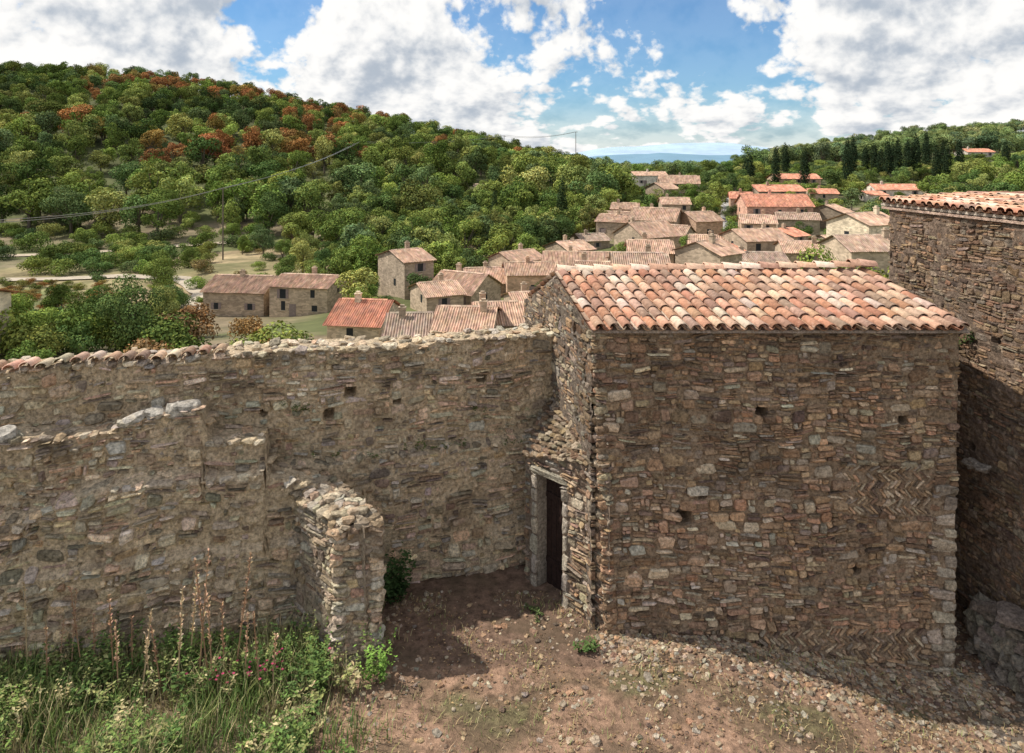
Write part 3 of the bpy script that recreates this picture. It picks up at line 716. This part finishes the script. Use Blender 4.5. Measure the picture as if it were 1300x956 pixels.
# ================================================================= TREES
def tube(b,p0,p1,r0,r1,col,K=6):
    d=(p1-p0).normalized(); s=d.orthogonal().normalized(); t=d.cross(s); vs=[]
    for p,r in((p0,r0),(p1,r1)):
        for i in range(K): a=6.283*i/K; vs.append(p+s*math.cos(a)*r+t*math.sin(a)*r)
    b.add(vs,[(i,(i+1)%K,K+(i+1)%K,K+i) for i in range(K)],col)
def tree_mesh(name,kind,nl,ls,seed):
    rr=random.Random(seed); b=B(); tb=B(); lobes=[]
    if kind=='round':
        tube(tb,Vector((0,0,-.15)),Vector((0,0,.3)),.035,.025,(.16,.13,.1))
        sl=rr.uniform(.75,1.15)
        for i in range(rr.randint(11,18)):
            a=rr.uniform(0,6.28); r=.30*sl*math.sqrt(rr.random()); z=rr.uniform(.28,.88); r*=1.25-abs(z-.52)*1.3
            lobes.append((Vector((math.cos(a)*r,math.sin(a)*r,z)),rr.uniform(.09,.2),rr.uniform(.65,1.3)))
    elif kind=='bush':
        for i in range(10):
            a=rr.uniform(0,6.28); r=.5*math.sqrt(rr.random()); z=rr.uniform(.15,.75)*(1.1-r*.8)
            lobes.append((Vector((math.cos(a)*r,math.sin(a)*r,z)),rr.uniform(.18,.28),rr.uniform(.7,1.25)))
    elif kind=='cypress':
        tube(tb,Vector((0,0,-.05)),Vector((0,0,.2)),.015,.012,(.16,.13,.1))
        for i in range(26):
            t=i/25; z=.06+.9*t; rad=.085*math.sin(math.pi*min(1,(t*.8+.2)))**.7+.012
            a=rr.uniform(0,6.28); lobes.append((Vector((math.cos(a)*.015,math.sin(a)*.015,z)),max(.03,rad*rr.uniform(.85,1.1)),rr.uniform(.75,1.2)))
    for l in lobes:
        if kind=='round': tube(tb,Vector((0,0,.25)),l[0],.014,.004,(.16,.13,.1),4)
    W=[l[1]**2 for l in lobes]
    for i in range(nl):
        c,r,br=rr.choices(lobes,W)[0]
        d=Vector((rr.gauss(0,1),rr.gauss(0,1),rr.gauss(0,1))).normalized()
        if d.z<-.4 and rr.random()<.6: d.z=-d.z
        rad=r*(.6+.55*rr.random()**.6); zs=1.6 if kind=='cypress' else .85
        p=c+Vector((d.x*rad,d.y*rad,d.z*rad*zs))
        nrm=(d+Vector((rr.uniform(-.8,.8),rr.uniform(-.8,.8),rr.uniform(-.4,.9)))).normalized()
        s=nrm.orthogonal().normalized(); q=Matrix.Rotation(rr.uniform(0,6.28),3,nrm); s=q@s; t=nrm.cross(s); L=ls*rr.uniform(.6,1.3)
        col=br*rr.uniform(.75,1.3); hue=rr.uniform(-.12,.12)
        cc=(col*(1+hue),col,col*(1-hue))
        b.add([p-s*L*.5,p+t*L*.32+nrm*L*.08,p+s*L*.5,p-t*L*.32+nrm*L*.08],[(0,1,2,3)],cc)
    nleaf=len(b.f); b.add(tb.v,tb.f,(1,1,1)); 
    if tb.v: b.c[-len(tb.v):]=tb.c
    o=b.obj(name,M_leaf); me=o.data; me.materials.append(M_bark)
    for k in range(nleaf,len(me.polygons)): me.polygons[k].material_index=1
    bpy.data.objects.remove(o); return me
ROUND=[tree_mesh('oak_%d'%i,'round',2600,.052,100+i) for i in range(8)]
ROUNDN=[tree_mesh('oakfine_%d'%i,'round',6500,.032,140+i) for i in range(4)]
BUSH=[tree_mesh('bush_%d'%i,'bush',1800,.072,200+i) for i in range(3)]
CYP=[tree_mesh('cyp_%d'%i,'cypress',2600,.03,300+i) for i in range(3)]
def inst(name,me,x,y,h,wd,col,parent=None,z=None):
    o=bpy.data.objects.new(name,me); scn.collection.objects.link(o)
    o.location=(x,y,(tz(x,y) if z is None else z)-.02*h); o.scale=(h*wd,h*wd,h); o.rotation_euler=(0,0,R.uniform(0,6.28)); o.color=(*col,1)
    if parent: o.parent=parent
    return o
LB=1.85
G_=[tuple(x*LB for x in g) for g in [(.085,.115,.028),(.105,.14,.034),(.060,.09,.028),(.135,.16,.04),(.072,.10,.038),(.155,.165,.05)]]
def ok_house(x,y,h,strict=True):
    if y<5: return True
    px=650+x/y*F; hw=h*.4/y*F; top=HY-(tz(x,y)+h*.95)/y*F
    if abs(px-283)<7+hw and y<155: return False
    if 975<px<1290 and 215<y<285 and h>4.2: return False
    if 770<px<935 and y>235 and top<203: return False
    for hx,hy,rad,H in HB:
        if abs(x-hx)<rad and abs(y-hy)<H[6]/2+1.0: return False
        if y<H[5] and px+hw>H[0] and px-hw<H[1]:
            if top<(H[4]-9 if strict else H[2]-1) : return False
    return True
def scatter(name,pxa,pxb,Da,Db,sp,hr,wr,meshes,pal,prob=1.0,cf=None,strict=True):
    e=empty(name); pts=[]
    D=Da
    while D<Db:
        x=(pxa-650)/F*D
        while x<(pxb-650)/F*D:
            if R.random()<prob: pts.append((x+R.uniform(-.5,.5)*sp,D+R.uniform(-.5,.5)*sp))
            x+=sp
        D+=sp*.9
    if not pts: return
    zz=TZ([p[0] for p in pts],[p[1] for p in pts]); cnt=0
    for (x,y),z in zip(pts,zz):
        h=R.uniform(*hr)
        if not ok_house(x,y,h,strict): continue
        col=cf(x,y) if cf else R.choice(pal)
        inst(name+'_tree',R.choice(meshes),x,y,h,R.uniform(*wr),jc(col,.18),e,z=z); cnt+=1
    print(name,cnt)
def hillcol(x,y):
    px=650+x/y*F
    k=nz(x,y,0,.018)+.5*nz(x,y,3,.06)
    rus=sstep(200,260,y)*math.exp(-((px-320)/150)**2)*.8+.02
    if R.random()<rus*(.45+1.3*k): return R.choice([(.36,.17,.07),(.42,.2,.08),(.32,.19,.07),(.3,.22,.07)])
    g=R.choice(G_); s=1+.5*k
    return tuple(c*s for c in g)
scatter('hillside_forest',-120,770,176,262,8.5,(5.5,14),(.8,1.2),ROUND,G_,.9,hillcol)
scatter('ridge_forest',-120,770,262,400,8.0,(5.5,11.5),(.85,1.25),ROUND,G_,.92,hillcol)
scatter('far_hillside_forest',780,1420,288,520,11.0,(8,12),(1,1.3),ROUND,None,.9,lambda x,y:tuple(a*.75+b_*.25 for a,b_ in zip(R.choice(G_[:2]+G_[3:]),(.2,.26,.2))))  # crown colours mixed toward a paler tone, slight haze put into the colour
scatter('far_hillside_shrubs',940,1300,216,288,6,(2.5,4.1),(1,1.5),BUSH,G_[:2]+G_[3:],.8)
scatter('hillside_shrubs',-120,620,150,200,7.5,(2.5,4.5),(.9,1.2),BUSH,G_[2:],.5,hillcol)
scatter('garden_shrubs',-60,430,50,86,4.3,(2.8,5),(.85,1.15),BUSH,G_+[(.3,.19,.08),(.34,.2,.1)],.97)
scatter('garden_trees',-60,420,56,86,8,(4.8,6.8),(.8,1.1),ROUNDN,G_,.75)
scatter('hedgerow',60,205,132,146,4.6,(3.4,5),(1,1.2),BUSH,G_[:4],.9)
scatter('hedgerow',-100,330,150,172,6,(3,5.5),(1,1.2),BUSH,G_,.55)
scatter('terrace_shrubs',130,620,84,160,5.5,(1.4,3.6),(1,1.3),BUSH,G_+[(.3,.24,.1)],.6)
scatter('vineyard',-80,135,100,122,3.0,(1.0,1.6),(1.1,1.4),BUSH,[(.3,.22,.07),(.26,.26,.07),(.34,.18,.06),(.2,.23,.06)],.9)
scatter('orchard_trees',225,480,108,172,8,(4,8),(.85,1.1),ROUNDN,G_,.65)
scatter('village_edge_trees',440,780,110,215,7.5,(5,9),(.9,1.15),ROUND,G_,.85)
scatter('village_garden_shrubs',440,1060,62,250,5.5,(2,4),(1,1.2),BUSH,G_,.6)
scatter('valley_trees',740,1010,205,300,8,(4.5,8),(.95,1.2),ROUND,G_,.8)
scatter('garden_grove',1020,1400,120,262,8.5,(4.5,8),(.95,1.2),ROUND,G_,.75)
scatter('garden_grove_shrubs',1020,1400,90,215,6.5,(2,3.8),(.9,1.2),BUSH,G_,.5)
scatter('village_inner_trees',470,1080,62,200,5.5,(3,7.5),(.85,1.1),ROUND,G_,.85,None,False)
for (px,py,D,h,w,col) in ((430,292,150,13,1.1,G_[0]),(375,302,160,9,1.3,G_[3]),(540,300,158,11,1.05,G_[3]),(670,318,140,9,1.1,G_[2]),(712,318,142,8,1.0,G_[2]),(565,345,118,6,.9,G_[1]),(650,250,200,10,1.1,G_[4]),(490,215,250,12,1.1,G_[3]),(1232,262,150,9,1.2,G_[2]),(1120,262,150,7,1.2,G_[5]),(200,300,170,13,1.1,G_[1]),(340,300,170,12,1.1,G_[2]),(90,300,175,12,1.2,G_[4])):
    p=P(px,py,D); inst('oak_tree',R.choice(ROUNDN),p.x,p.y,h,w,col)
for px,D,h,col in ((1085,45,7.5,(.3,.33,.07)),(1110,47,7.2,(.28,.31,.07)),(1065,50,6.6,(.24,.29,.07))):
    x=(px-650)/F*D; z=tz(x,D); top=-(314-HY)/F*D; inst('mulberry_tree',R.choice(ROUNDN),x,D,top-z,.8,col,z=z)
for px,top in ((985,187),(997,183),(1022,188),(1075,176),(1083,172),(1099,186),(1110,184),(1127,178),(1140,176),(1152,178),(1163,170),(1176,168),(1189,186),(1197,184),(1203,187),(1218,176),(1277,181),(952,196),(947,200),(1118,190),(1134,184)):
    D=R.uniform(210,250); x=(px-650)/F*D; z=tz(x,D); h=(-(top-3-HY)/F*D)-z; inst('cypress_tree',R.choice(CYP),x,D,h,1.0*max(.7,min(1.3,14/h)),(.032,.05,.025),z=z)
for px,top,D,w in ((714,222,165,1.),(653,236,190,1.),(628,238,180,1.),(1023,262,148,1.),(636,250,185,1)):
    x=(px-650)/F*D; z=tz(x,D); h=(-(top-HY)/F*D)-z; inst('cypress_tree',R.choice(CYP),x,D,h,w,(.05,.075,.03),z=z)
# ================================================================= TRACKS, POLES, WIRES
def track(name,pts,w,col):
    P_=[]
    for i in range(len(pts)-1):
        for k in range(12):
            t=k/12; P_.append(((pts[i][0]*(1-t)+pts[i+1][0]*t),(pts[i][1]*(1-t)+pts[i+1][1]*t)))
    P_.append(pts[-1]); b=B(); vs=[]
    for i,(x,y) in enumerate(P_):
        j=min(i+1,len(P_)-1); k=max(0,j-1); d=Vector((P_[j][0]-P_[k][0],P_[j][1]-P_[k][1])).normalized(); nn=Vector((-d.y,d.x))*w/2*(1+.2*nz(x,y,0,.2))
        for s in (-1,0,1): vs.append((x+nn.x*s,y+nn.y*s,tz(x+nn.x*s,y+nn.y*s)+.22))
    b.add(vs,[(3*i+s,3*i+3+s,3*i+4+s,3*i+1+s) for i in range(len(P_)-1) for s in range(2)],col); b.obj(name,M_gravel)
def XY(px,D): return ((px-650)/F*D,D)
track('gravel_track',[XY(-100,150),XY(0,150),XY(100,152),XY(200,160),XY(330,168)],2.8,(.46,.38,.28))
track('gravel_track',[XY(-100,124),XY(60,126),XY(150,128),XY(230,124),XY(258,112),XY(240,102),XY(262,96)],3,(.46,.39,.3))
track('gravel_track',[XY(600,240),XY(680,250),XY(700,270)],5,(.45,.34,.25))
track('village_road',[XY(930,150),XY(925,175),XY(945,205),XY(930,240)],4,(.38,.36,.34))
def pole(px,pyt,pyb,D):
    p=P(px,pyt,D);q=P(px,pyb,D); z=tz(p.x,p.y); b=B(); tube(b,Vector((p.x,D,min(z,q.z)-1)),p,.18,.13,(1,1,1),8)
    tube(b,p+Vector((-.9,0,-.4)),p+Vector((.9,0,-.4)),.06,.06,(1,1,1),4)
    for s in(-.8,0,.8): tube(b,p+Vector((s,0,-.4)),p+Vector((s,0,-.1)),.05,.04,(1,1,1),5)
    b.obj('utility_pole',M_pole); return p
p0=pole(-90,283,330,95);p1=pole(283,238,292,145);p2=pole(455,180,215,262);p3=pole(640,172,200,330);p4=pole(731,167,195,330)
b=B()
for a,c2,r in ((p0,p1,.055),(p1,p2,.08),(p2,p3,.08),(p3,p4,.08)):
    for s in (-.8,.8):
        prev=None
        for i in range(13):
            t=i/12; q=a.lerp(c2,t)+Vector((s,0,-.1-4*t*(1-t)*1.6+s*.3))
            if prev: tube(b,prev,q,r,r,(1,1,1),3)
            prev=q
b.obj('overhead_wires',M_wire)
# ================================================================= SKY
wd=bpy.data.worlds.new('World'); scn.world=wd; wd.use_nodes=True; nt=wd.node_tree; nt.nodes.clear()
EL=math.radians(51); TH=math.radians(-79); dirh=Vector((math.sin(TH),math.cos(TH)))
sd=Vector((dirh.x*math.cos(EL),dirh.y*math.cos(EL),math.sin(EL)))
out=N(nt,'ShaderNodeOutputWorld'); sky=N(nt,'ShaderNodeTexSky',sky_type='NISHITA'); sky.sun_disc=False; sky.sun_elevation=EL; sky.sun_rotation=TH
sky.air_density=1.1; sky.ozone_density=3; sky.dust_density=.3
bg=N(nt,'ShaderNodeBackground'); bg.inputs[1].default_value=.12; nt.links.new(mixc(nt,1.0,sky.outputs[0],(.5,.80,1.05),'MULTIPLY'),bg.inputs[0])
tc=N(nt,'ShaderNodeTexCoord'); sp=N(nt,'ShaderNodeSeparateXYZ'); nt.links.new(tc.outputs['Generated'],sp.inputs[0])
zc=math_n(nt,'MAXIMUM',sp.outputs[2],0.0)
lg=math_n(nt,'MULTIPLY',math_n(nt,'LOGARITHM',math_n(nt,'ADD',zc,.08),math.e),.27)
def dens(off,off2=0.0):
    cb=N(nt,'ShaderNodeCombineXYZ'); nt.links.new(math_n(nt,'ADD',sp.outputs[0],off2),cb.inputs[0]); nt.links.new(sp.outputs[1],cb.inputs[1]); nt.links.new(math_n(nt,'ADD',lg,off),cb.inputs[2])
    v=cb.outputs[0]
    n0=noise_n(nt,v,2.6,1,.5); n1=noise_n(nt,v,6.0,8,.6,.0); n2=noise_n(nt,v,17,3,.55)
    a=math_n(nt,'ADD',math_n(nt,'MULTIPLY',n0,.65),math_n(nt,'MULTIPLY',n1,.75))
    bl=math_n(nt,'MULTIPLY',math_n(nt,'ABSOLUTE',math_n(nt,'SUBTRACT',n2,.5)),.38)
    return math_n(nt,'ADD',a,bl)
d_0=dens(0); d_1=dens(.026,-.014)
cov=mrange(nt,d_0,.635,.70,0,1,True)
hz=mrange(nt,zc,0,.10,.6,.10,True)
cov=math_n(nt,'MAXIMUM',cov,hz)
sh=math_n(nt,'ADD',math_n(nt,'MULTIPLY',math_n(nt,'SUBTRACT',d_0,d_1),5.0),mrange(nt,d_0,.66,.95,.78,.42))
shc=mrange(nt,sh,.05,1.0,0,1,True)
cc=mixc(nt,shc,(.46,.52,.60),(1.03,1.015,.99))
bg2=N(nt,'ShaderNodeBackground'); bg2.inputs[1].default_value=1.0; nt.links.new(cc,bg2.inputs[0])
mx=N(nt,'ShaderNodeMixShader'); nt.links.new(cov,mx.inputs[0]); nt.links.new(bg.outputs[0],mx.inputs[1]); nt.links.new(bg2.outputs[0],mx.inputs[2]); nt.links.new(mx.outputs[0],out.inputs[0])
sl=bpy.data.lights.new('sun','SUN'); sl.energy=4.8; sl.angle=math.radians(.5); sl.color=(1,.94,.85)
so=bpy.data.objects.new('sun',sl); scn.collection.objects.link(so); so.rotation_euler=sd.to_track_quat('Z','Y').to_euler(); so.location=sd*50
# ================================================================= CAMERA
cam=bpy.data.cameras.new('camera'); co=bpy.data.objects.new('camera',cam); scn.collection.objects.link(co); scn.camera=co
co.rotation_euler=(math.radians(90),0,0); cam.sensor_width=36; cam.lens=F/1300*36; cam.shift_y=-(478-HY)/1300; cam.clip_start=.1; cam.clip_end=60000
scn.view_settings.view_transform='Standard'; scn.view_settings.look='None'; scn.view_settings.exposure=0
